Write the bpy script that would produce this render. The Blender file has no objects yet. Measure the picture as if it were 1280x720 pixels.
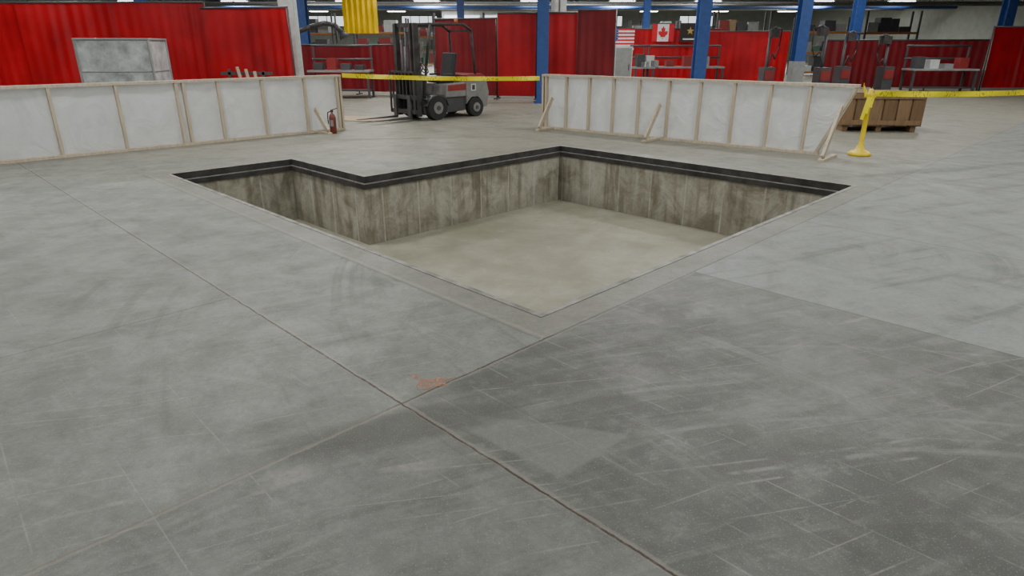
import bpy, bmesh, math, random
from mathutils import Vector, Matrix
random.seed(7)
R2=math.sqrt(2)
def P(a,b,z=0.0):
    return Vector(((a-b)/R2,(a+b)/R2,z))
COL=bpy.context.scene.collection

# ------------------------------------------------------------ materials
class NT:
    def __init__(s,name):
        s.mat=bpy.data.materials.new(name); s.mat.use_nodes=True
        s.t=s.mat.node_tree; s.n=s.t.nodes; s.l=s.t.links
        s.b=s.n['Principled BSDF']; s.out=s.n['Material Output']
    def node(s,typ,**kw):
        n=s.n.new(typ)
        for k,v in kw.items(): setattr(n,k,v)
        return n
    def put(s,inp,v):
        if v is None: return
        if hasattr(v,'is_output'): s.l.new(v,inp)
        else:
            try: inp.default_value=v
            except Exception: inp.default_value=tuple(v)
    def m(s,op,a,b=None,c=None,clamp=False):
        n=s.n.new('ShaderNodeMath'); n.operation=op; n.use_clamp=clamp
        for i,v in enumerate((a,b,c)): s.put(n.inputs[i],v)
        return n.outputs[0]
    def coord(s,kind='Object'):
        return s.n.new('ShaderNodeTexCoord').outputs[kind]
    def sep(s,v):
        n=s.n.new('ShaderNodeSeparateXYZ'); s.l.new(v,n.inputs[0]); return n.outputs
    def comb(s,x,y,z=0.0):
        n=s.n.new('ShaderNodeCombineXYZ')
        for i,v in enumerate((x,y,z)): s.put(n.inputs[i],v)
        return n.outputs[0]
    def noise(s,vec,scale,detail=4,rough=.55,dist=0):
        n=s.n.new('ShaderNodeTexNoise'); s.l.new(vec,n.inputs['Vector'])
        n.inputs['Scale'].default_value=scale; n.inputs['Detail'].default_value=detail
        n.inputs['Roughness'].default_value=rough; n.inputs['Distortion'].default_value=dist
        return n.outputs['Fac']
    def rng(s,v,a,b,c=0.,d=1.,smooth=False):
        n=s.n.new('ShaderNodeMapRange'); s.put(n.inputs[0],v)
        if smooth: n.interpolation_type='SMOOTHSTEP'
        for i,x in enumerate((a,b,c,d)): n.inputs[i+1].default_value=x
        return n.outputs[0]
    def mix(s,f,a,b,blend='MIX'):
        n=s.n.new('ShaderNodeMix'); n.data_type='RGBA'; n.blend_type=blend
        s.put(n.inputs[0],f)
        for i,v in ((6,a),(7,b)):
            if isinstance(v,(tuple,list)): v=tuple(v)+(1,) if len(v)==3 else v
            s.put(n.inputs[i],v)
        return n.outputs[2]
    def bump(s,h,strength=.2,dist=.01):
        n=s.n.new('ShaderNodeBump'); n.inputs['Strength'].default_value=strength
        n.inputs['Distance'].default_value=dist
        s.l.new(h,n.inputs['Height']); s.l.new(n.outputs[0],s.b.inputs['Normal'])

def simple(name,col,rough=.6,metal=0,var=.15,scale=6,bump=0):
    s=NT(name); c=s.coord()
    f=s.noise(c,scale,5)
    d=tuple(x*(1-var) for x in col); l=tuple(min(1,x*(1+var)) for x in col)
    s.put(s.b.inputs['Base Color'],s.mix(s.rng(f,.3,.7),d,l))
    s.b.inputs['Roughness'].default_value=rough; s.b.inputs['Metallic'].default_value=metal
    if bump: s.bump(s.noise(c,scale*6,3),bump,.01)
    return s.mat
def emis(name,col,st):
    s=NT(name); s.b.inputs['Base Color'].default_value=tuple(col)+(1,)
    s.b.inputs['Emission Color'].default_value=tuple(col)+(1,); s.b.inputs['Emission Strength'].default_value=st
    return s.mat

def floor_mat():
    s=NT('concrete_floor'); c=s.coord(); x,y,z=s.sep(c)
    a=s.m('MULTIPLY',s.m('ADD',x,y),1/R2); b=s.m('MULTIPLY',s.m('SUBTRACT',y,x),1/R2)
    big=s.noise(c,.8,6,.62,.4); med=s.noise(c,2.6,9,.70,.4); fine=s.noise(c,45,4,.7); spk=s.noise(c,150,2,.6); mot=s.noise(c,11,8,.78,.3)
    lt=lambda v,t:s.m('LESS_THAN',v,t)
    gt=lambda v,t:s.m('GREATER_THAN',v,t)
    mul=lambda *v:(v[0] if len(v)==1 else s.m('MULTIPLY',v[0],mul(*v[1:])))
    col=s.mix(s.rng(big,.35,.65),(.175,.192,.172),(.255,.272,.245))
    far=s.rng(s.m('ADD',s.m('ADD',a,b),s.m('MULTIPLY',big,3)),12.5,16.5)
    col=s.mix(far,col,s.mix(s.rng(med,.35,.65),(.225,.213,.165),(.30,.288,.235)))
    low=s.m('MULTIPLY',lt(b,2.25),1)
    col=s.mix(mul(low,lt(a,1.5)),col,s.mix(s.rng(big,.35,.65),(.122,.128,.120),(.185,.193,.180)))
    dark=mul(low,gt(a,1.5),lt(a,4.2))
    col=s.mix(dark,col,s.mix(s.rng(big,.38,.60),(.066,.069,.064),(.155,.161,.150)))
    lite=mul(low,gt(a,4.2))
    col=s.mix(lite,col,s.mix(s.rng(med,.35,.65),(.20,.224,.214),(.26,.284,.273)))
    nb=s.rng(s.m('ADD',s.m('ADD',a,b),s.m('MULTIPLY',big,2.)),5.0,8.5)
    col=s.mix(mul(s.m('SUBTRACT',1,nb),s.m('SUBTRACT',1,low),.5),col,(.15,.16,.147))
    # mottling / grime
    col=s.mix(s.rng(med,.45,.72,0,.55),col,(.085,.087,.076))
    col=s.mix(s.rng(med,.25,.46,.30,0),col,(.30,.31,.28))
    col=s.mix(s.rng(mot,.50,.70,0,.45),col,(.080,.079,.070))
    col=s.mix(s.rng(mot,.46,.32,0,.35),col,(.29,.295,.265))
    blot=s.noise(c,1.5,4,.55,.2)
    col=s.mix(s.rng(blot,.58,.66,0,.30),col,(.085,.086,.078))
    # scuff streaks
    su=s.m('ADD',s.m('MULTIPLY',x,.915),s.m('MULTIPLY',y,.405)); sv=s.m('SUBTRACT',s.m('MULTIPLY',y,.915),s.m('MULTIPLY',x,.405))
    st=s.noise(s.comb(s.m('MULTIPLY',su,.6),s.m('MULTIPLY',sv,6)),1.0,4,.6,0)
    col=s.mix(mul(s.rng(st,.54,.66,0,.28),low),col,(.25,.258,.24))
    col=s.mix(mul(s.rng(st,.46,.36,0,.45),low),col,(.056,.058,.052))
    st2=s.noise(s.comb(s.m('MULTIPLY',a,4),s.m('MULTIPLY',b,.5)),1.0,4,.6,0)
    col=s.mix(s.rng(st2,.58,.72,0,.18),col,(.27,.28,.26))
    col=s.mix(s.rng(st2,.42,.30,0,.28),col,(.09,.093,.085))
    # power-trowel arcs
    def arcs(cx,cy,k,seed,amt,cc,col):
        d=s.m('SQRT',s.m('ADD',s.m('POWER',s.m('ABSOLUTE',s.m('SUBTRACT',x,cx)),2),s.m('POWER',s.m('ABSOLUTE',s.m('SUBTRACT',y,cy)),2)))
        n=s.noise(s.comb(s.m('MULTIPLY',d,k),s.m('MULTIPLY',big,.8),seed),1,5,.65)
        msk=s.rng(s.noise(s.comb(x,y,seed+2),1.1,4,.6),.48,.62,0,1)
        return s.mix(mul(s.rng(n,.54,.64,0,amt),msk),col,cc)
    col=arcs(1.6,-1.2,9,2.,.42,(.26,.27,.25),col)
    col=arcs(-2.2,.3,11,7.,.40,(.25,.26,.24),col)
    col=arcs(2.9,5.2,8,11.,.38,(.065,.067,.06),col)
    col=arcs(-3.0,6.5,7,15.,.35,(.10,.105,.095),col)
    def scr(ca,sa,f1,f2,w,seed):
        u=s.m('ADD',s.m('MULTIPLY',x,ca),s.m('MULTIPLY',y,sa)); v=s.m('SUBTRACT',s.m('MULTIPLY',y,ca),s.m('MULTIPLY',x,sa))
        n=s.noise(s.comb(s.m('MULTIPLY',u,f1),s.m('MULTIPLY',v,f2),seed),1,0,.5)
        l=s.rng(s.m('ABSOLUTE',s.m('SUBTRACT',n,.5)),w*.3,w,1,0)
        return mul(l,s.rng(s.noise(s.comb(u,v,seed+3),2.6,4,.7),.48,.60,0,1))
    sc=s.m('MAXIMUM',scr(.915,.405,.12,4,.009,1.),scr(.7,-.714,.1,3,.007,5.)); sc=s.m('MAXIMUM',sc,scr(.98,.2,.15,5,.010,9.))
    col=s.mix(s.m('MULTIPLY',sc,.40),col,(.32,.32,.29))
    # wedge shaped rubbed mark
    def half(p,q):
        dx,dy=q[0]-p[0],q[1]-p[1]; L=math.hypot(dx,dy)
        v=s.m('SUBTRACT',s.m('MULTIPLY',s.m('SUBTRACT',y,p[1]),dx/L),s.m('MULTIPLY',s.m('SUBTRACT',x,p[0]),dy/L))
        return s.rng(s.m('ADD',v,s.m('MULTIPLY',s.m('SUBTRACT',med,.5),.06)),-.01,.012)
    p1,p2,p3=(-.396,2.60),(.19,2.088),(.522,2.394)
    col=s.mix(mul(half(p1,p2),half(p2,p3),half(p3,p1),.5),col,(.205,.215,.195))
    # dark rubbed patch
    du=s.m('ADD',s.m('MULTIPLY',s.m('ADD',x,.55),.93),s.m('MULTIPLY',s.m('SUBTRACT',y,2.42),.36))
    dv=s.m('SUBTRACT',s.m('MULTIPLY',s.m('SUBTRACT',y,2.42),.93),s.m('MULTIPLY',s.m('ADD',x,.55),.36))
    e=s.m('ADD',s.m('POWER',s.m('ABSOLUTE',s.m('DIVIDE',du,.66)),2),s.m('POWER',s.m('ABSOLUTE',s.m('DIVIDE',dv,.14)),2))
    e=s.m('ADD',e,s.m('MULTIPLY',s.m('SUBTRACT',med,.5),3.5))
    col=s.mix(s.rng(e,1.4,.5,0,.70),col,(.060,.062,.056))
    # poured apron round the pit
    nz=s.m('MULTIPLY',s.m('SUBTRACT',fine,.5),.03)
    an=s.m('ADD',a,nz); bn=s.m('ADD',b,nz)
    b1=mul(gt(an,2.50),lt(an,8.70),gt(bn,2.27),lt(bn,7.50)); b2=mul(gt(an,2.50),lt(an,4.76),gt(bn,2.27),lt(bn,9.5))
    ap=s.m('MAXIMUM',b1,b2)
    col=s.mix(s.m('MULTIPLY',ap,.70),col,s.mix(s.rng(mot,.35,.65),(.15,.145,.118),(.245,.238,.198)))
    def line(v,t,w,amp=.012):
        d=s.m('ABSOLUTE',s.m('SUBTRACT',s.m('ADD',v,s.m('MULTIPLY',s.m('SUBTRACT',s.noise(c,9,5,.7),.5),amp)),t))
        return s.rng(d,w*.5,w,1,0)
    l1=mul(line(a,2.5,.012),gt(b,2.27),lt(b,9.5),.6)
    pale=mul(line(a,2.535,.018,.03),gt(b,2.27),lt(b,9.5))
    col=s.mix(s.m('MULTIPLY',pale,.3),col,(.34,.33,.29))
    col=s.mix(s.rng(fine,.3,.75,.0,.36),col,(.065,.065,.057))
    col=s.mix(s.rng(spk,.60,.72,0,.5),col,(.36,.355,.31))
    # joints
    brown=(.045,.031,.022)
    brk=s.rng(s.noise(c,14,4,.7),.3,.5,.5,1)
    j=s.m('MAXIMUM',line(a,1.5,.007,.024),mul(line(b,2.25,.008,.024),lt(a,2.6),s.rng(a,1.3,1.7,.35,1)))
    sh=s.m('MAXIMUM',line(a,1.508,.020,.04),line(b,2.243,.018,.04))
    col=s.mix(mul(sh,.35),col,(.27,.25,.205))
    col=s.mix(mul(j,brk),col,brown)
    j2=s.m('MAXIMUM',mul(line(b,4.2,.007),lt(a,1.5)),mul(line(a,6.3,.010),lt(b,2.25)))
    j2=s.m('MAXIMUM',j2,mul(line(b,2.25,.011),gt(a,2.6)))
    j2=s.m('MAXIMUM',j2,mul(line(a,4.2,.009),lt(b,2.25)))
    j2=s.m('MAXIMUM',j2,line(b,12.6,.02)); j2=s.m('MAXIMUM',j2,line(a,9.4,.016))
    j2=s.m('MAXIMUM',j2,l1)
    col=s.mix(mul(j2,.65),col,(.055,.05,.04))
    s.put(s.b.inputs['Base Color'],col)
    s.put(s.b.inputs['Roughness'],s.rng(med,.3,.7,.42,.66))
    s.b.inputs['Specular IOR Level'].default_value=.40
    h=s.m('SUBTRACT',s.m('MULTIPLY',fine,.35),mul(j,1.))
    s.bump(h,.25,.006)
    return s.mat

def pitwall_mat():
    s=NT('pit_wall_concrete'); c=s.coord(); x,y,z=s.sep(c)
    a=s.m('MULTIPLY',s.m('ADD',x,y),1/R2); b=s.m('MULTIPLY',s.m('SUBTRACT',y,x),1/R2)
    t=s.m('DIVIDE',s.m('ADD',a,b),.6)
    fr=s.m('FRACT',t); cell=s.m('FLOOR',s.m('ADD',t,.5))
    wn=s.node('ShaderNodeTexWhiteNoise',noise_dimensions='1D'); s.l.new(cell,wn.inputs['W'])
    med=s.noise(c,2.4,9,.74,.8); ver=s.noise(s.comb(s.m('MULTIPLY',x,6),s.m('MULTIPLY',y,6),s.m('MULTIPLY',z,.7)),1.2,5)
    col=s.mix(s.rng(med,.38,.60),(.19,.177,.13),(.40,.385,.315))
    col=s.mix(s.m('MULTIPLY',wn.outputs[0],.42),col,(.44,.43,.37))
    col=s.mix(s.rng(ver,.5,.64,0,.6),col,(.12,.105,.068))
    col=s.mix(s.rng(ver,.44,.32,0,.35),col,(.50,.49,.43))
    blot=s.noise(c,1.7,5,.6,.5)
    col=s.mix(s.rng(blot,.56,.66,0,.5),col,(.11,.095,.06))
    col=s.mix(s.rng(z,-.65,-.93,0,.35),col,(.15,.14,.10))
    seam=s.rng(s.m('ABSOLUTE',s.m('SUBTRACT',fr,.5)),.474,.488,0,1)
    col=s.mix(s.m('MULTIPLY',seam,s.rng(s.noise(c,4,3),.35,.6,.2,.7)),col,(.50,.49,.43))
    col=s.mix(s.rng(s.noise(c,30,4,.7),.5,.8,0,.4),col,(.10,.09,.07))
    s.put(s.b.inputs['Base Color'],col); s.b.inputs['Roughness'].default_value=.8
    s.bump(s.m('ADD',s.noise(c,30,4),seam),.25,.01)
    return s.mat
def pitfloor_mat():
    s=NT('pit_floor_concrete'); c=s.coord(); 
    big=s.noise(c,.6,6,.62,.6); med=s.noise(c,3,8,.7,.5); fi=s.noise(c,50,3,.7)
    col=s.mix(s.rng(big,.38,.62),(.225,.215,.160),(.33,.32,.25))
    col=s.mix(s.rng(med,.48,.7,0,.5),col,(.17,.165,.12))
    col=s.mix(s.rng(med,.40,.28,0,.45),col,(.44,.43,.36))
    col=s.mix(s.rng(fi,.5,.8,0,.35),col,(.13,.125,.09))
    s.put(s.b.inputs['Base Color'],col); s.b.inputs['Roughness'].default_value=.6
    s.bump(fi,.15,.005)
    return s.mat
def spray_mat():
    s=NT('orange_spray_paint'); c=s.coord()
    n=s.noise(c,28,6,.75)
    s.put(s.b.inputs['Base Color'],(.40,.21,.145,1)); s.b.inputs['Roughness'].default_value=.8
    s.put(s.b.inputs['Alpha'],s.rng(n,.40,.60,.05,.85))
    return s.mat
def curtain_mat(name,col,tr=.35):
    s=NT(name); c=s.coord()
    cc=s.mix(s.rng(s.noise(c,1.1,4),.3,.7),tuple(v*.6 for v in col),col)
    s.put(s.b.inputs['Base Color'],cc); s.b.inputs['Roughness'].default_value=.38
    t=s.node('ShaderNodeBsdfTranslucent'); s.put(t.inputs['Color'],cc)
    m=s.node('ShaderNodeMixShader'); m.inputs[0].default_value=tr
    s.l.new(s.b.outputs[0],m.inputs[1]); s.l.new(t.outputs[0],m.inputs[2]); s.l.new(m.outputs[0],s.out.inputs['Surface'])
    return s.mat
def plastic_mat():
    s=NT('white_poly_sheeting'); c=s.coord()
    n=s.noise(c,2.2,6,.6,1.5)
    s.put(s.b.inputs['Base Color'],s.mix(s.rng(n,.3,.7),(.54,.56,.57),(.70,.72,.73)))
    s.b.inputs['Roughness'].default_value=.35
    s.bump(n,.5,.08)
    t=s.node('ShaderNodeBsdfTranslucent'); t.inputs['Color'].default_value=(.78,.80,.81,1)
    m=s.node('ShaderNodeMixShader'); m.inputs[0].default_value=.3
    s.l.new(s.b.outputs[0],m.inputs[1]); s.l.new(t.outputs[0],m.inputs[2]); s.l.new(m.outputs[0],s.out.inputs['Surface'])
    return s.mat
def wood_mat(name,col):
    s=NT(name); c=s.coord(); x,y,z=s.sep(c)
    n=s.noise(s.comb(s.m('MULTIPLY',x,12),s.m('MULTIPLY',y,12),s.m('MULTIPLY',z,1.5)),2,4)
    s.put(s.b.inputs['Base Color'],s.mix(s.rng(n,.35,.65),tuple(v*.75 for v in col),col))
    s.b.inputs['Roughness'].default_value=.7
    return s.mat
def tape_mat():
    s=NT('caution_tape_yellow'); c=s.coord(); x,y,z=s.sep(c)
    w=s.m('FRACT',s.m('MULTIPLY',x,1.6)); n=s.noise(s.comb(s.m('MULTIPLY',x,40),0.0,s.m('MULTIPLY',z,20)),1,2)
    txt=s.m('MULTIPLY',s.m('LESS_THAN',w,.55),s.m('GREATER_THAN',n,.56))
    s.put(s.b.inputs['Base Color'],s.mix(s.m('MULTIPLY',txt,.55),(.90,.78,.01),(.03,.03,.02)))
    s.b.inputs['Roughness'].default_value=.35
    return s.mat

M=dict(
 floor=floor_mat(),pitw=pitwall_mat(),pitf=pitfloor_mat(),
 black=simple('dull_black_steel',(.040,.036,.036),.7,.0,.6,5),
 steel=simple('worn_steel_edge',(.24,.235,.225),.5,.3,.35,12),
 lip=simple('concrete_lip_steel',(.22,.215,.195),.6,.1,.5,7),
 lumber=wood_mat('pine_lumber',(.56,.48,.36)), ply=wood_mat('plywood',(.46,.34,.22)), crate=wood_mat('crate_wood',(.20,.12,.06)), crate2=wood_mat('crate_slat',(.27,.17,.09)),
 oldwood=wood_mat('old_timber',(.30,.22,.15)),
 poly=plastic_mat(), red=curtain_mat('red_vinyl',(.44,.008,.016),.4), red2=curtain_mat('dark_red_vinyl',(.20,.010,.016),.3),
 red3=curtain_mat('bright_red_vinyl',(.58,.008,.018),.45),
 blue=simple('blue_column_paint',(.03,.08,.28),.45), white=simple('white_paint',(.52,.54,.53),.5), grey=simple('grey_paint',(.25,.26,.26),.5),
 dgrey=simple('dark_grey_paint',(.06,.06,.065),.5), yellow=simple('yellow_paint',(.72,.54,.01),.4), rubber=simple('tyre_rubber',(.02,.02,.02),.8),
 maroon=simple('maroon_paint',(.24,.03,.03),.4), lgrey=simple('counterweight_grey',(.20,.195,.19),.45), seat=simple('seat_vinyl',(.025,.025,.028),.5),
 tape=tape_mat(), ycurt=curtain_mat('yellow_vinyl',(.90,.62,.005),.45), extred=simple('extinguisher_red',(.16,.03,.018),.35),
 orange=spray_mat(), wall=simple('painted_block_wall',(.33,.35,.31),.8,0,.1,2),
 ceil=simple('ceiling_deck',(.36,.37,.36),.8), glow=emis('lamp_diffuser',(1,.98,.95),14), win=emis('bright_window',(.9,.95,1),1.2),
 fred=simple('flag_red',(.50,.01,.02),.7), fwhite=simple('flag_white',(.62,.62,.64),.7), fblue=simple('flag_blue',(.02,.04,.2),.7),
 fblack=simple('flag_black',(.02,.018,.015),.7), gold=simple('flag_gold',(.40,.28,.08),.6), card=simple('cardboard',(.30,.21,.12),.85),
 green=simple('machine_green',(.08,.18,.12),.5), wrap=simple('stretch_wrap_silver',(.42,.45,.46),.28,0,.4,5,.5), orangep=simple('rack_orange',(.40,.14,.03),.5),
)

# ------------------------------------------------------------ mesh builder
class MB:
    def __init__(s,name): s.name=name; s.bm=bmesh.new(); s.mats=[]
    def mi(s,m):
        if m not in s.mats: s.mats.append(m)
        return s.mats.index(m)
    def face(s,pts,m,smooth=False):
        vs=[s.bm.verts.new(p) for p in pts]
        f=s.bm.faces.new(vs); f.material_index=s.mi(m); f.smooth=smooth; return f
    def hexa(s,c8,m):
        v=[s.bm.verts.new(p) for p in c8]
        for q in ((0,3,2,1),(4,5,6,7),(0,1,5,4),(1,2,6,5),(2,3,7,6),(3,0,4,7)):
            f=s.bm.faces.new([v[i] for i in q]); f.material_index=s.mi(m)
    def box(s,c,sz,m,rz=0,tilt=None):
        c=Vector(c); h=[x/2 for x in sz]; R=Matrix.Rotation(rz,3,'Z')
        if tilt: R=R@Matrix.Rotation(tilt[0],3,tilt[1])
        co=[(-1,-1,-1),(1,-1,-1),(1,1,-1),(-1,1,-1),(-1,-1,1),(1,-1,1),(1,1,1),(-1,1,1)]
        s.hexa([c+R@Vector((a*h[0],b*h[1],d*h[2])) for a,b,d in co],m)
    def beam(s,p,q,w,h,m,up=(0,0,1)):
        p=Vector(p);q=Vector(q);d=(q-p).normalized();u=Vector(up)
        sd=d.cross(u)
        if sd.length<1e-4: sd=d.cross(Vector((1,0,0)))
        sd.normalize(); u=sd.cross(d)
        o=lambda base,i,j: base+sd*(w/2*i)+u*(h/2*j)
        s.hexa([o(p,-1,-1),o(p,1,-1),o(q,1,-1),o(q,-1,-1),o(p,-1,1),o(p,1,1),o(q,1,1),o(q,-1,1)],m)
    def cyl(s,p,q,r,m,r2=None,seg=20):
        p=Vector(p);q=Vector(q); r2=r if r2 is None else r2
        d=(q-p).normalized(); a=d.orthogonal().normalized(); b=d.cross(a)
        A=[];B=[]
        for i in range(seg):
            t=2*math.pi*i/seg; o=a*math.cos(t)+b*math.sin(t)
            A.append(s.bm.verts.new(p+o*r)); B.append(s.bm.verts.new(q+o*r2))
        k=s.mi(m)
        for i in range(seg):
            f=s.bm.faces.new((A[i],A[(i+1)%seg],B[(i+1)%seg],B[i])); f.smooth=True; f.material_index=k
        for L in (A[::-1],B):
            f=s.bm.faces.new(L); f.material_index=k
    def tube(s,pts,r,m,seg=10):
        for i in range(len(pts)-1): s.cyl(pts[i],pts[i+1],r,m,seg=seg)
    def lathe(s,c,prof,m,seg=24,mats=None):
        c=Vector(c); rings=[]
        for r,z in prof:
            rings.append([s.bm.verts.new(c+Vector((r*math.cos(2*math.pi*i/seg),r*math.sin(2*math.pi*i/seg),z))) for i in range(seg)])
        for k in range(len(rings)-1):
            mm=s.mi(mats[k] if mats else m)
            for i in range(seg):
                f=s.bm.faces.new((rings[k][i],rings[k][(i+1)%seg],rings[k+1][(i+1)%seg],rings[k+1][i])); f.smooth=True; f.material_index=mm
        f=s.bm.faces.new(rings[-1]); f.material_index=s.mi(m)
        f=s.bm.faces.new(rings[0][::-1]); f.material_index=s.mi(m)
    def prism(s,prof,y0,y1,m):
        k=s.mi(m)
        A=[s.bm.verts.new((x,y0,z)) for x,z in prof]; B=[s.bm.verts.new((x,y1,z)) for x,z in prof]
        n=len(prof)
        for i in range(n):
            f=s.bm.faces.new((A[i],A[(i+1)%n],B[(i+1)%n],B[i])); f.material_index=k
        for L in (A[::-1],B):
            f=s.bm.faces.new(L); f.material_index=k
    def done(s,loc=(0,0,0),rz=0,bevel=0,parent=None,recalc=True):
        if recalc: bmesh.ops.recalc_face_normals(s.bm,faces=s.bm.faces)
        me=bpy.data.meshes.new(s.name); s.bm.to_mesh(me); s.bm.free()
        for m in s.mats: me.materials.append(m)
        o=bpy.data.objects.new(s.name,me); COL.objects.link(o)
        o.location=loc; o.rotation_euler=(0,0,rz)
        if bevel:
            md=o.modifiers.new('bevel','BEVEL'); md.width=bevel; md.segments=2; md.limit_method='ANGLE'
        if parent: o.parent=parent
        return o

# ------------------------------------------------------------ pit + floor
A0,A1,B0,B1,A2,B2,DEP=2.78,8.42,2.52,7.24,4.50,9.23,.93
def Lp(d): return [(A0+d,B0+d),(A1-d,B0+d),(A1-d,B1-d),(A2-d,B1-d),(A2-d,B2-d),(A0+d,B2-d)]
HX0,HX1,HY0,HY1,HZ=-34,34,-8,82,6.4
bm=bmesh.new()
def loop(pts):
    v=[bm.verts.new(p) for p in pts]; return [bm.edges.new((v[i],v[(i+1)%len(v)])) for i in range(len(v))]
e=loop([(HX0,HY0,0),(HX1,HY0,0),(HX1,HY1,0),(HX0,HY1,0)])+loop([P(a,b) for a,b in Lp(0)])
bmesh.ops.triangle_fill(bm,use_beauty=True,use_dissolve=False,edges=e)
for f in bm.faces:
    if f.normal.z<0: f.normal_flip()
me=bpy.data.meshes.new('floor'); bm.to_mesh(me); bm.free(); me.materials.append(M['floor'])
fl=bpy.data.objects.new('floor',me); COL.objects.link(fl)

b=MB('equipment_pit')
def strip(d0,z0,d1,z1,m):
    p=[P(x,y,z0) for x,y in Lp(d0)]; q=[P(x,y,z1) for x,y in Lp(d1)]
    for i in range(6):
        j=(i+1)%6; b.face((p[i],p[j],q[j],q[i]),m)
strip(-.045,.0,-.045,.004,M['lip']); strip(-.045,.004,0,.004,M['lip'])
strip(0,.004,0,-.085,M['black']); strip(0,-.085,.028,-.085,M['steel']); strip(.028,-.085,.028,-.096,M['steel'])
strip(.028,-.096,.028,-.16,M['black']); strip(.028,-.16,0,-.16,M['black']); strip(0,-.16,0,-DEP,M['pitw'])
b.face([P(x,y,-DEP) for x,y in Lp(0)],M['pitf'])
b.done(recalc=False)

# room shell
def slab(name,c,sz,m): 
    q=MB(name); q.box(c,sz,m); return q.done()
W,D_=HX1-HX0,HY1-HY0; cy=(HY0+HY1)/2
slab('ceiling',(0,cy,HZ+.1),(W,D_,.2),M['ceil'])
slab('wall_back',(0,HY1+.1,HZ/2),(W,.2,HZ),M['wall']); slab('wall_front',(0,HY0-.1,HZ/2),(W,.2,HZ),M['wall'])
slab('wall_left',(HX0-.1,cy,HZ/2),(.2,D_,HZ),M['wall']); slab('wall_right',(HX1+.1,cy,HZ/2),(.2,D_,HZ),M['wall'])
for i,x in enumerate((-22,-11,0,11,22)):
    w=MB('window_%d'%(i+1)); w.box((x,HY1-.03,4.4),(4.2,.04,1.1),M['win'])
    for k in range(5): w.box((x-2.1+k*1.05,HY1-.07,4.4),(.08,.08,1.2),M['dgrey'])
    for zz in (3.82,4.98): w.box((x,HY1-.07,zz),(4.3,.08,.08),M['dgrey'])
    w.done()

# lights
def fixture(x,y,z,light,sc=1.0):
    q=MB('high_bay_light'); q.box((0,0,.05),(1.3*sc,.5*sc,.08),M['white']); q.box((0,0,0),(1.2*sc,.42*sc,.06),M['glow'])
    for s_ in (-.5,.5): q.cyl((s_,0,.08),(s_,0,HZ-z-.01),.012,M['dgrey'],seg=6)
    o=q.done(loc=(x,y,z))
    if light:
        L=bpy.data.lights.new('high_bay_lamp','AREA'); L.shape='RECTANGLE'; L.size=1.2; L.size_y=.45; L.energy=light; L.color=(1,.99,.955)
        lo=bpy.data.objects.new('lamp',L); COL.objects.link(lo); lo.parent=o; lo.location=(0,0,-.05)
EN={-4:140,2:165,8:195,14:215,20:215,27:235,35:300,44:370}
for y in EN:
    for x in (-13,-4.4,4.2,12.8): fixture(x,y,5.7,EN[y])
for j_,y in enumerate((52,59,66,74)):
    for k_,x in enumerate((-28,-20,-12.5,-5.5,1.5,8.5,15.5,23,30)):
        fixture(x+random.uniform(-1,1),y,(4.75,4.9,5.0,5.1)[j_],(700 if j_ in (0,2) and k_ in (1,3,5,7) else 0),1.5)

# joists / beams
q=MB('roof_trusses')
for y in (30,42,54,66,78):
    for zz in (5.95,6.33): q.box((0,y,zz),(W-.1,.12,.08),M['dgrey'])
    for i in range(33):
        x=-33.5+i*2; q.beam((x,y,5.95),(x+1,y,6.33),.05,.05,M['dgrey']); q.beam((x+1,y,6.33),(x+2,y,5.95),.05,.05,M['dgrey'])
q.done()
def column(x,y,m,w=.3,z1=HZ,base=None):
    q=MB('steel_column'); 
    q.box((0,-w/2,z1/2),(w,.03,z1),m); q.box((0,w/2,z1/2),(w,.03,z1),m); q.box((0,0,z1/2),(.03,w,z1),m)
    q.box((0,0,.02),(w+.15,w+.15,.04),m)
    if base: q.box((0,0,.6),(w+.04,w+.06,1.1),base)
    q.done(loc=(x,y,0))
column(.90,20,M['blue'],.33); column(1.5,22.3,M['white'],.46); column(5.55,20,M['blue'],.34)
column(9.3,22,M['blue'],.34,base=M['grey']); column(-9.1,30,M['blue'],.4); column(-5.82,18,M['white'],.36)
column(-2.6,35,M['blue'],.34); column(7.4,38,M['blue'],.34); column(15,30,M['blue'],.36); column(-16,30,M['blue'],.4); column(21.5,30,M['blue'],.4)
q=MB('electrical_panel'); q.box((0,0,1.75),(.5,.22,1.1),M['white']); q.box((0,-.12,1.75),(.44,.02,1.02),M['grey']); q.box((.14,-.14,1.75),(.03,.03,.12),M['black']); q.cyl((0,0,2.3),(0,0,HZ),.03,M['grey'],seg=8); q.cyl((0,0,0),(0,0,1.2),.05,M['grey'],seg=8); q.done(loc=(1.5,21.92,0))

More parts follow.
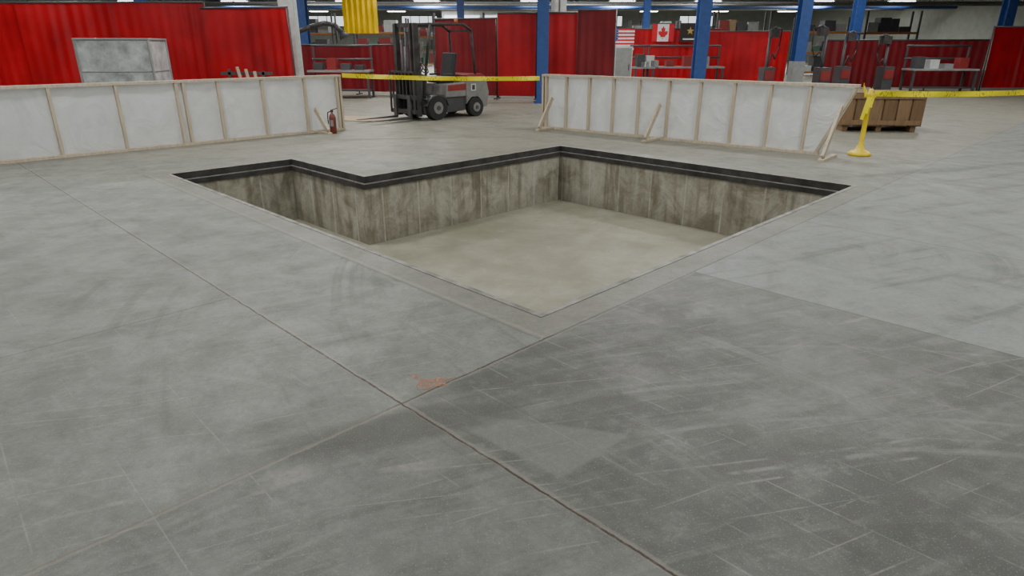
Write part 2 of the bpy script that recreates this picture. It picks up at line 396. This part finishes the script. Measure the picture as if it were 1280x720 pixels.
# ------------------------------------------------------------ barrier fences
def fence(p,q,studs,H=1.07,skew=0.0):
    f=MB('temporary_barrier'); p0=Vector((p[0],p[1])); q0=Vector((q[0],q[1])); d=(q0-p0); L=d.length; d/=L
    n=Vector((-d[1],d[0]))
    if (P(*(p0+n)).y)<(P(*p0).y): n=-n
    pt=lambda t,o,z:P(p0[0]+d[0]*t+n[0]*o,p0[1]+d[1]*t+n[1]*o,z)
    up=(P(*(p0+n))-P(*p0))
    f.beam(pt(0,0,.02),pt(L-skew,0,.02),.09,.04,M['lumber']); f.beam(pt(0,0,H-.02),pt(L,0,H-.02),.09,.04,M['lumber'])
    for t in studs:
        sh=-skew if t>L-.1 else 0
        f.beam(pt(t+sh,0,.04),pt(t,0,H-.04),.042,.07,M['lumber'],up=up)
    nx,nz=90,12; g=[]
    for i in range(nx+1):
        row=[]
        for k in range(nz+1):
            z=H*k/nz; LL=L-skew*(1-k/nz); t=LL*i/nx
            o=.055+.012*math.sin(t*7+z*5)+.007*math.sin(t*17-z*9)+.004*math.sin(t*31+z*14)
            row.append(f.bm.verts.new(pt(t,o,z+.003)))
        g.append(row)
    k_=f.mi(M['poly'])
    for i in range(nx):
        for k in range(nz):
            fc=f.bm.faces.new((g[i][k],g[i+1][k],g[i+1][k+1],g[i][k+1])); fc.material_index=k_; fc.smooth=True
    return f,pt,L
def brace(f,pt,t,h=.55,out=.55):
    f.beam(pt(t,-.05,h),pt(t,-out,.06),.04,.09,M['lumber'])
    f.beam(pt(t,-.0,.02),pt(t,-out-.08,.02),.09,.036,M['lumber'])
f,pt,L=fence((-.6,11.82),(7.04,11.92),[0.02,.9,1.8,2.7,3.6,4.5,4.62,5.2,6.0,6.85,7.55,7.62])
brace(f,pt,7.0,.45,.45); f.done(recalc=True)
f,pt,L=fence((10.15,9.25),(10.62,3.33),[.02,.1,.6,1.15,1.7,2.25,2.85,3.45,4.05,4.65,5.25,5.90],skew=.42)
brace(f,pt,.28,.62,.45); brace(f,pt,2.72,.62,.5); brace(f,pt,5.75,.75,.62); f.done()

# tape
def tape(p,q,z0,z1,sag,name='caution_tape',w=.085):
    t=MB(name); n=30; k=t.mi(M['tape']); prev=None
    for i in range(n+1):
        s_=i/n; c=Vector(p).lerp(Vector(q),s_); z=z0+(z1-z0)*s_-sag*4*s_*(1-s_)
        tw=.012*math.sin(s_*25)
        a=t.bm.verts.new((c[0],c[1]+tw,z-w/2)); b_=t.bm.verts.new((c[0],c[1]-tw,z+w/2))
        if prev:
            fc=t.bm.faces.new((prev[0],a,b_,prev[1])); fc.material_index=k
        prev=(a,b_)
    return t.done()
e0=P(7.06,11.86); e1=P(10.08,9.28)
tape((e0.x,e0.y),(e1.x,e1.y),1.06,.99,.03)
def stanchion(x,y):
    s=MB('yellow_stanchion')
    s.lathe((0,0,0),[(.17,0),(.17,.03),(.14,.06),(.07,.09),(.055,.14),(.036,.17),(.036,.86),(.05,.87),(.05,.93),(.03,.95),(.035,.98),(.02,1.0)],M['yellow'])
    s.box((0,0,.90),(.14,.09,.05),M['yellow'])
    for k in range(3): s.beam((-.04+.03*k,-.05,.88),(-.10+.05*k,-.06,.55+.09*k),.05,.006,M['tape'],up=(0,1,0))
    return s.done(loc=(x,y,0))
stanchion(5.46,10.1); stanchion(10.3,11.6)
tape((5.53,10.12),(10.22,11.58),.93,.93,.05)
e2=P(10.62,3.30); tape((e2.x,e2.y-.03),(5.39,10.08),1.06,.93,.02)

# extinguisher
x=MB('fire_extinguisher')
x.lathe((0,0,0),[(.055,0),(.065,.02),(.065,.30),(.05,.35),(.022,.38),(.022,.41)],M['extred'])
x.box((0,0,.425),(.05,.04,.04),M['black']); x.box((.05,0,.46),(.12,.02,.015),M['black'],tilt=(-.3,'Y'))
x.tube([(-.02,0,.42),(-.08,0,.40),(-.09,0,.30),(-.085,0,.18)],.01,M['black']); x.box((.0,-.066,.2),(.06,.006,.12),M['grey'])
pp=P(6.56,11.52); x.done(loc=(pp.x,pp.y,0))

# spray mark (thin worn paint on the slab)
x=MB('spray_paint_mark')
cx,cy_=-.43,2.86
pts=[(-.13,.05),(-.07,.045),(-.02,.02),(.02,.02),(.07,.035),(.13,.025),(.09,.005),(.11,-.03),(.04,-.03),(.0,-.05),(-.05,-.045),(-.06,-.015),(-.045,.01)]
x.face([(cx+a*.95,cy_+b_*1.6,.0025) for a,b_ in pts],M['orange']); x.done()

# plywood sheet
x=MB('plywood_sheet'); x.box((0,0,.01),(2.2,.95,.018),M['ply']); pp=P(8.25,13.6); x.done(loc=(pp.x,pp.y,0),rz=math.radians(-12))

# ------------------------------------------------------------ forklift (x forward, y left)
root=bpy.data.objects.new('forklift',None); COL.objects.link(root)
b=MB('chassis')
b.prism([(.30,.12),(.34,.42),(.18,.50),(-.30,.50),(-.34,.70),(-.95,.74),(-.95,.16),(-.2,.12)],-.42,.42,M['dgrey'])
b.prism([(-.30,.48),(-.34,.78),(-.95,.80),(-.95,.48)],-.46,.46,M['lgrey'])
b.prism([(-.36,.62),(-.38,.76),(-.93,.78),(-.93,.62)],-.466,.466,M['maroon'])
b.prism([(.28,.30),(.36,.40),(.36,.95),(.30,1.02),(.22,1.0),(.24,.5)],-.38,.38,M['dgrey'])
b.box((.15,0,.47),(.34,1.0,.05),M['dgrey']); b.done(parent=root,bevel=.015)
b=MB('counterweight')
b.prism([(-.93,.30),(-.93,.86),(-1.35,.90),(-1.58,.84),(-1.66,.55),(-1.60,.22),(-1.45,.20),(-1.42,.36),(-1.30,.46),(-1.10,.46),(-.98,.36)],-.48,.48,M['lgrey'])
b.prism([(-.93,.82),(-.93,.97),(-1.42,.99),(-1.60,.88),(-1.6,.80)],-.485,.485,M['maroon'])
b.box((-1.15,.484,.68),(.16,.01,.16),M['white']); b.box((-1.15,.488,.68),(.09,.012,.11),M['black']); b.done(parent=root,bevel=.03)
b=MB('wheels')
for xx,r,w in ((0,.27,.2),(-1.2,.22,.17)):
    for sy in (-1,1):
        yc=sy*.45
        b.cyl((xx,yc-w/2,r),(xx,yc+w/2,r),r,M['rubber'],seg=28)
        b.cyl((xx,yc+sy*(w/2-.01),r),(xx,yc+sy*(w/2+.012),r),r*.5,M['lgrey'],seg=20)
        b.cyl((xx,yc+sy*(w/2),r),(xx,yc+sy*(w/2+.03),r),r*.2,M['dgrey'],seg=12)
b.done(parent=root)
b=MB('fenders')
for sy in (-1,1):
    for k in range(6):
        t0=math.radians(10+k*27); t1=math.radians(10+(k+1)*27)
        b.beam((.33*math.cos(t0),sy*.45,.27+.33*math.sin(t0)*.85),(.33*math.cos(t1),sy*.45,.27+.33*math.sin(t1)*.85),.2,.02,M['dgrey'])
b.done(parent=root)
b=MB('mast')
for sy in (-1,1):
    b.box((.42,sy*.36,1.08),(.13,.06,1.98),M['black']); b.box((.47,sy*.27,1.12),(.10,.05,1.9),M['black'])
    b.cyl((.40,sy*.20,.25),(.40,sy*.20,1.75),.028,M['dgrey'],seg=10)
    b.beam((.36,sy*.33,.95),(.05,sy*.33,.45),.04,.05,M['dgrey'])
for zz in (.2,1.05,2.04): b.box((.42,0,zz),(.09,.74,.09),M['black'])
b.cyl((.44,0,.3),(.44,0,1.6),.045,M['dgrey'],seg=10)
b.tube([(.43,.1,.4),(.45,.1,1.9),(.5,.1,1.9),(.52,.1,.5)],.015,M['dgrey'])
b.done(parent=root)
b=MB('carriage')
for zz in (.20,.52): b.box((.57,0,zz),(.05,.95,.09),M['black'])
for yy in (-.4,-.27,-.13,0,.13,.27,.4): b.box((.56,yy,.78),(.03,.03,.56),M['black'])
b.box((.56,0,1.06),(.04,.86,.04),M['black'])
for sy in (-1,1):
    b.box((.60,sy*.45,.62),(.03,.04,.9),M['black'])
b.done(parent=root)
b=MB('forks')
for sy in (-1,1):
    b.prism([(.59,.55),(.63,.55),(.63,.10),(1.65,.075),(1.65,.065),(.59,.05)],sy*.27-.055,sy*.27+.055,M['dgrey'])
b.done(parent=root)
b=MB('overhead_guard')
for sy in (-1,1):
    b.tube([(.28,sy*.42,.48),(.20,sy*.42,1.2),(.02,sy*.40,2.06),(-.95,sy*.40,2.08),(-1.18,sy*.40,1.95),(-1.28,sy*.42,.90)],.032,M['black'])
for k in range(8):
    xx=0-.135*k; b.box((xx,0,2.08),(.03,.80,.035),M['black'])
b.box((-1.2,0,1.95),(.04,.8,.05),M['black']); b.cyl((-.9,.2,2.1),(-.9,.2,2.2),.04,M['orangep'])
b.done(parent=root)
b=MB('driver_seat')
b.box((-.55,0,.87),(.48,.46,.14),M['seat']); b.box((-.80,0,1.18),(.12,.44,.56),M['seat'],tilt=(-.18,'Y'))
b.box((-.55,.25,.98),(.3,.05,.05),M['seat']); b.box((-.55,-.25,.98),(.3,.05,.05),M['seat']); b.done(parent=root,bevel=.03)
b=MB('steering')
b.cyl((.22,0,.9),(-.02,0,1.12),.022,M['black']); 
ring=[]
for i in range(17):
    t=2*math.pi*i/16; c=Vector((-.03,0,1.13)); u=Vector((.6,0,.75)).normalized(); ring.append(c+u*.15*math.cos(t)+Vector((0,1,0))*.15*math.sin(t))
b.tube(ring,.014,M['black'],seg=6); b.tube([ring[0],ring[8]],.012,M['black'],seg=6)
for k in range(3): b.tube([(.2,-.2-k*.06,.95),(.12,-.2-k*.06,1.12)],.008,M['steel'],seg=6)
b.done(parent=root)
pp=P(9.55,12.5); root.location=(pp.x,pp.y,0); root.rotation_euler=(0,0,math.radians(225))

# ------------------------------------------------------------ welding curtains
def curtain(p,q,z0,z1,m,fold=.28,amp=.03,frame=True,name='welding_curtain'):
    c=MB(name); p=Vector(p);q=Vector(q); L=(q-p).length; d=(q-p)/L; n=Vector((-d.y,d.x))
    N=int(L/fold*9); k=c.mi(m); prev=None; ph=random.random()*6
    for i in range(N+1):
        t=L*i/N
        env=.25+.75*abs(math.sin(t*.9+ph))**2
        o=amp*env*(math.sin(2*math.pi*t/fold+ph+2.4*math.sin(t*1.3+ph))+.8*math.sin(2*math.pi*t/(fold*2.7)+ph*2)); col=[]
        for j,zz in enumerate((z0,z0+(z1-z0)*.33,z0+(z1-z0)*.66,z1-.05)):
            oo=o*(1.3,1.0,.8,.4)[j]+.025*math.sin(t*1.7+j*1.3+ph)
            w=p+d*t+n*oo; col.append(c.bm.verts.new((w.x,w.y,zz)))
        if prev:
            for j in range(3):
                fc=c.bm.faces.new((prev[j],col[j],col[j+1],prev[j+1])); fc.material_index=k; fc.smooth=True
        prev=col
    c.tube([(p.x,p.y,z1-.03),(q.x,q.y,z1-.03)],.025,M['dgrey'],seg=8)
    if frame:
        nn=max(1,round(L/2.2))
        for i in range(nn+1):
            w=p+d*(L*i/nn)+n*.06
            c.tube([(w.x,w.y,0),(w.x,w.y,z1)],.025,M['dgrey'],seg=8); c.beam((w.x-n.x*.3,w.y-n.y*.3,.02),(w.x+n.x*.3,w.y+n.y*.3,.02),.05,.04,M['dgrey'])
    c.done(recalc=False)
curtain((-15,17.6),(-7.7,17.3),.12,2.66,M['red'],amp=.022); curtain((-7.75,17.25),(-5.5,16.9),.12,2.52,M['red'],amp=.022)
curtain((-7.7,23.9),(-3.2,23.4),.1,1.68,M['red2'])
curtain((-2.5,22.2),(-.5,21.6),.1,2.45,M['red2'],amp=.02); curtain((-.45,21.5),(.75,21.35),.1,2.6,M['red'],amp=.015); curtain((.8,21.3),(2.05,21.2),.1,2.6,M['red'],amp=.015); curtain((2.0,20.9),(3.1,20.6),.1,2.65,M['red2'],amp=.02)
curtain((4.1,30.4),(9.2,30.2),.2,2.35,M['red'],amp=.02); curtain((8.1,28),(11.3,27.8),.2,2.2,M['red3'],amp=.015)
curtain((11.8,25.5),(17.5,25),.15,1.85,M['red2'],amp=.02); curtain((17.6,25),(24,25.5),.15,2.3,M['red'])

# flags
f=MB('usa_flag'); w,h=1.2,.95
for i in range(13):
    z=h/13*i; f.box((w/2,0,z+h/26),(w,.01,h/13),M['fred'] if i%2==0 else M['fwhite'])
f.box((w*.2,-.008,h*.73),(w*.4,.008,h*.54),M['fblue'])
for r in range(5):
    for c_ in range(6): f.cyl((w*.035+c_*w*.066,-.012,h*.51+r*h*.11),(w*.035+c_*w*.066,-.016,h*.51+r*h*.11),.014,M['fwhite'],seg=5)
f.box((w/2,0,h+.01),(w,.03,.03),M['dgrey']); f.done(loc=(4.2,30.15,1.38))
f=MB('canada_flag'); w,h=.95,.72
f.box((w*.12,0,h/2),(w*.24,.01,h),M['fred']); f.box((w*.88,0,h/2),(w*.24,.01,h),M['fred']); f.box((w*.5,0,h/2),(w*.52,.01,h),M['fwhite'])
leaf=[(0,.45),(.1,.28),(.18,.32),(.15,.05),(.28,.15),(.32,.08),(.45,.1),(.38,-.02),(.43,-.06),(.2,-.22),(.23,-.3),(.02,-.27),(.02,-.45)]
leaf=leaf+[(-x_,z_) for x_,z_ in leaf[::-1] if x_!=0]
f.face([(w*.5+x_*.5,-.008,h*.5+z_*.62) for x_,z_ in leaf],M['fred'])
f.box((w/2,0,h+.01),(w,.03,.03),M['dgrey']); f.done(loc=(6.15,30.05,1.80))
f=MB('army_flag'); w,h=.9,.75
f.box((w/2,0,h/2),(w,.01,h),M['fblack'])
st=[]
for i in range(10):
    r=.17 if i%2==0 else .07; t=math.pi/2+i*math.pi/5; st.append((w/2+r*math.cos(t),-.008,h*.6+r*math.sin(t)))
f.face(st,M['gold']); f.box((w/2,-.008,.12),(.6,.004,.06),M['fwhite'])
f.box((w/2,0,h+.01),(w,.03,.03),M['dgrey']); f.done(loc=(7.35,30.0,1.78))

# yellow ceiling-hung curtain
c=MB('yellow_strip_curtain'); k=c.mi(M['ycurt']); prev=None
for i in range(81):
    t=i/80; xx=-6.85+1.4*t; yy=28+.06*math.sin(t*40)
    a_=c.bm.verts.new((xx,yy,2.1)); b_=c.bm.verts.new((xx,yy,HZ-.1))
    if prev: fc=c.bm.faces.new((prev[0],a_,b_,prev[1])); fc.material_index=k; fc.smooth=True
    prev=(a_,b_)
c.box((-6.15,28,HZ-.06),(1.6,.1,.1),M['dgrey']); c.done(recalc=False)

# fume extractor arm
c=MB('fume_extraction_arm')
c.cyl((-8.3,26,0),(-8.3,26,2.0),.09,M['dgrey']); 
c.tube([(-8.3,26,2.0),(-8.1,26,2.12),(-7.6,26,2.3),(-7.1,26,2.42),(-6.7,26,2.35),(-6.45,26,2.1)],.09,M['dgrey'],seg=14)
c.cyl((-6.45,26,2.1),(-6.35,26,1.9),.1,M['dgrey'],r2=.22); c.box((-8.3,26,.03),(.5,.5,.06),M['dgrey']); c.done()

# wrapped cabinet on pallet at left
c=MB('wrapped_pallet_load')
for yy in (-.5,0,.5): c.box((0,yy,.05),(1.5,.1,.1),M['lumber'])
c.box((0,0,.12),(1.55,1.15,.03),M['lumber']); c.box((0,0,.93),(1.42,1.02,1.60),M['wrap'])
for sx in (-1,1):
    for sy in (-1,1): c.box((sx*.71,sy*.51,.93),(.05,.05,1.6),M['grey'])
for zz in (.5,1.1): c.box((0,0,zz),(1.45,1.05,.03),M['grey'])
c.box((0,0,1.74),(1.48,1.08,.04),M['grey']); c.done(loc=(-8.36,14.6,0),rz=.15,bevel=.015)

# lumber leaning
c=MB('lumber_stack')
for i in range(3):
    c.beam((-6.0+i*.14,15.2,.03),(-6.5+i*.2,15.9,1.14-.05*i),.07,.04,M['oldwood'])
c.beam((-6.7,15.93,0),(-6.7,15.93,1.1),.06,.06,M['dgrey']); c.beam((-5.9,15.93,0),(-5.9,15.93,1.05),.06,.06,M['dgrey']); c.beam((-6.9,15.93,1.0),(-5.7,15.93,1.0),.06,.06,M['dgrey']); c.done()

# crate right
c=MB('wooden_crate')
c.box((0,0,.43),(1.45,1.1,.62),M['crate'])
for i in range(6): c.box((-.66+i*.265,-.565,.43),(.23,.03,.64),M['crate'] if i%2 else M['crate2'])
for zz in (.18,.68): c.box((0,-.595,zz),(1.48,.03,.09),M['crate2'])
for xx in (-.65,0,.65): c.box((xx,0,.06),(.1,1.1,.12),M['crate'])
c.done(loc=(7.40,13.6,0),rz=-.1)

# background equipment
def rack(x,y,w=3.2,h=3.2,rz=0,seed=0):
    r=random.Random(seed); c=MB('pallet_rack')
    for sx in (-1,1):
        for sy in (-.45,.45): c.box((sx*w/2,sy,h/2),(.1,.08,h),M['dgrey'])
        c.beam((sx*w/2,-.45,.3),(sx*w/2,.45,1.2),.04,.04,M['dgrey'])
    lv=[.15,1.25,2.35]
    for z in lv:
        for sy in (-.45,.45): c.box((0,sy,z),(w,.06,.1),M['orangep'])
        c.box((0,0,z+.06),(w-.1,.9,.02),M['grey'])
        xx=-w/2+.15
        while xx<w/2-.5:
            bw=r.uniform(.35,.8); bh=r.uniform(.3,.85); m=r.choice([M['card'],M['grey'],M['white'],M['dgrey'],M['green'],M['maroon'],M['dgrey'],M['grey']])
            if xx+bw>w/2-.1: break
            c.box((xx+bw/2,0,z+.07+bh/2),(bw-.05,.7,bh),m); xx+=bw+.03
    c.done(loc=(x,y,0),rz=rz)
for i,(x_,y_) in enumerate([(-18,40),(-13,44),(-8,42),(-3.4,44),(1.3,46),(5,44),(9.5,46),(14,42),(18.2,40),(23,42),(-23,42),(-1,58),(6,60),(12.5,58),(-8,60),(19,58)]):
    rack(x_,y_,3.2,3.6 if i%2 else 3.2,0,i)

def bench(x,y,w=2.2,rz=0,seed=0):
    r=random.Random(seed); c=MB('welding_workbench')
    c.box((0,0,.85),(w,.8,.06),M['grey'])
    for sx in (-1,1):
        for sy in (-1,1): c.box((sx*(w/2-.06),sy*.34,.41),(.07,.07,.82),M['dgrey'])
    c.box((0,0,.25),(w-.1,.7,.03),M['dgrey'])
    for sx in (-1,1): c.box((sx*(w/2-.05),.36,1.25),(.05,.05,.8),M['dgrey'])
    for zz in (1.2,1.62): c.cyl((-w/2,.36,zz),(w/2,.36,zz),.035,M['dgrey'],seg=8)
    for k in range(4):
        h=r.uniform(.15,.45); c.box((-w/2+.3+k*w/4.5,0,.88+h/2),(.3,.35,h),r.choice([M['dgrey'],M['grey'],M['white'],M['maroon'],M['black']]))
    c.done(loc=(x,y,0),rz=rz)
bench(6.6,26,3.0,0,1); bench(4.9,25.4,.8,.1,2); bench(-5.6,22,2,0,4); bench(14.9,23.4,2.2,-.05,6)
c=MB('parts_cabinet'); c.box((0,0,.85),(.62,.5,1.5),M['white']); c.box((0,-.26,.85),(.56,.02,1.4),M['grey']); c.box((0,0,.06),(.6,.48,.12),M['dgrey']); c.box((.2,-.28,.9),(.02,.03,.2),M['black']); c.done(loc=(3.95,24.2,0))
def boom(x,y,h,dirx=1):
    c=MB('welding_boom'); c.box((0,0,.04),(.6,.6,.08),M['dgrey']); c.box((0,0,.55),(.36,.5,.8),M['dgrey']); c.box((0,-.26,.7),(.3,.02,.3),M['maroon'])
    c.cyl((0,.1,.1),(0,.1,h),.05,M['dgrey']); c.tube([(0,.1,h),(dirx*.4,.1,h+.08),(dirx*.9,.1,h)],.035,M['dgrey'])
    c.box((dirx*.3,.1,h-.1),(.28,.25,.25),M['black'])
    c.tube([(dirx*.9,.1,h),(dirx*.85,.1,h-.5),(dirx*.6,.1,h-.9),(dirx*.3,.05,h-.7),(0,0,.9)],.022,M['black'],seg=8); c.done(loc=(x,y,0))
boom(8.5,22.4,2.1,.4); boom(10.3,22.3,2.15,-.5); boom(11.6,23.6,2.0,.5); boom(13.0,23.4,1.9,-.4)
# overhead pipes and crane rail
q=MB('overhead_pipes')
for y,z,m,r in ((46,4.2,M['grey'],.10),(40,3.95,M['grey'],.07),(52.8,4.4,M['blue'],.14),(60,4.7,M['grey'],.2)):
    q.cyl((-33.8,y,z),(33.8,y,z),r,m,seg=10)
    for x_ in range(-32,34,8): q.cyl((x_,y,z),(x_,y,HZ-.01),.02,M['dgrey'],seg=6)
q.done()
q=MB('mezzanine_office')
q.box((1,70,3.0),(16,4,.25),M['dgrey']); q.box((1,70.5,4.0),(16,3,1.8),M['white'])
for i in range(8): q.box((-6+i*2,68.97,4.0),(1.5,.05,1.0),M['win'])
for i in range(5): q.box((-6.8+i*3.9,68.2,1.5),(.3,.3,3.0),M['dgrey'])
q.box((1,70.5,1.4),(15.5,2.8,2.8),M['wall']); q.done()

# ------------------------------------------------------------ world + camera
w=bpy.data.worlds.new('World'); bpy.context.scene.world=w; w.use_nodes=True
w.node_tree.nodes['Background'].inputs[0].default_value=(.5,.55,.6,1); w.node_tree.nodes['Background'].inputs[1].default_value=.3
cam=bpy.data.cameras.new('camera'); co=bpy.data.objects.new('camera',cam); COL.objects.link(co)
cam.sensor_width=36; cam.lens=22.36; cam.clip_end=300; cam.clip_start=.05
co.location=(0,0,1.6); co.rotation_euler=(math.radians(90-20.8),0,0)
bpy.context.scene.camera=co
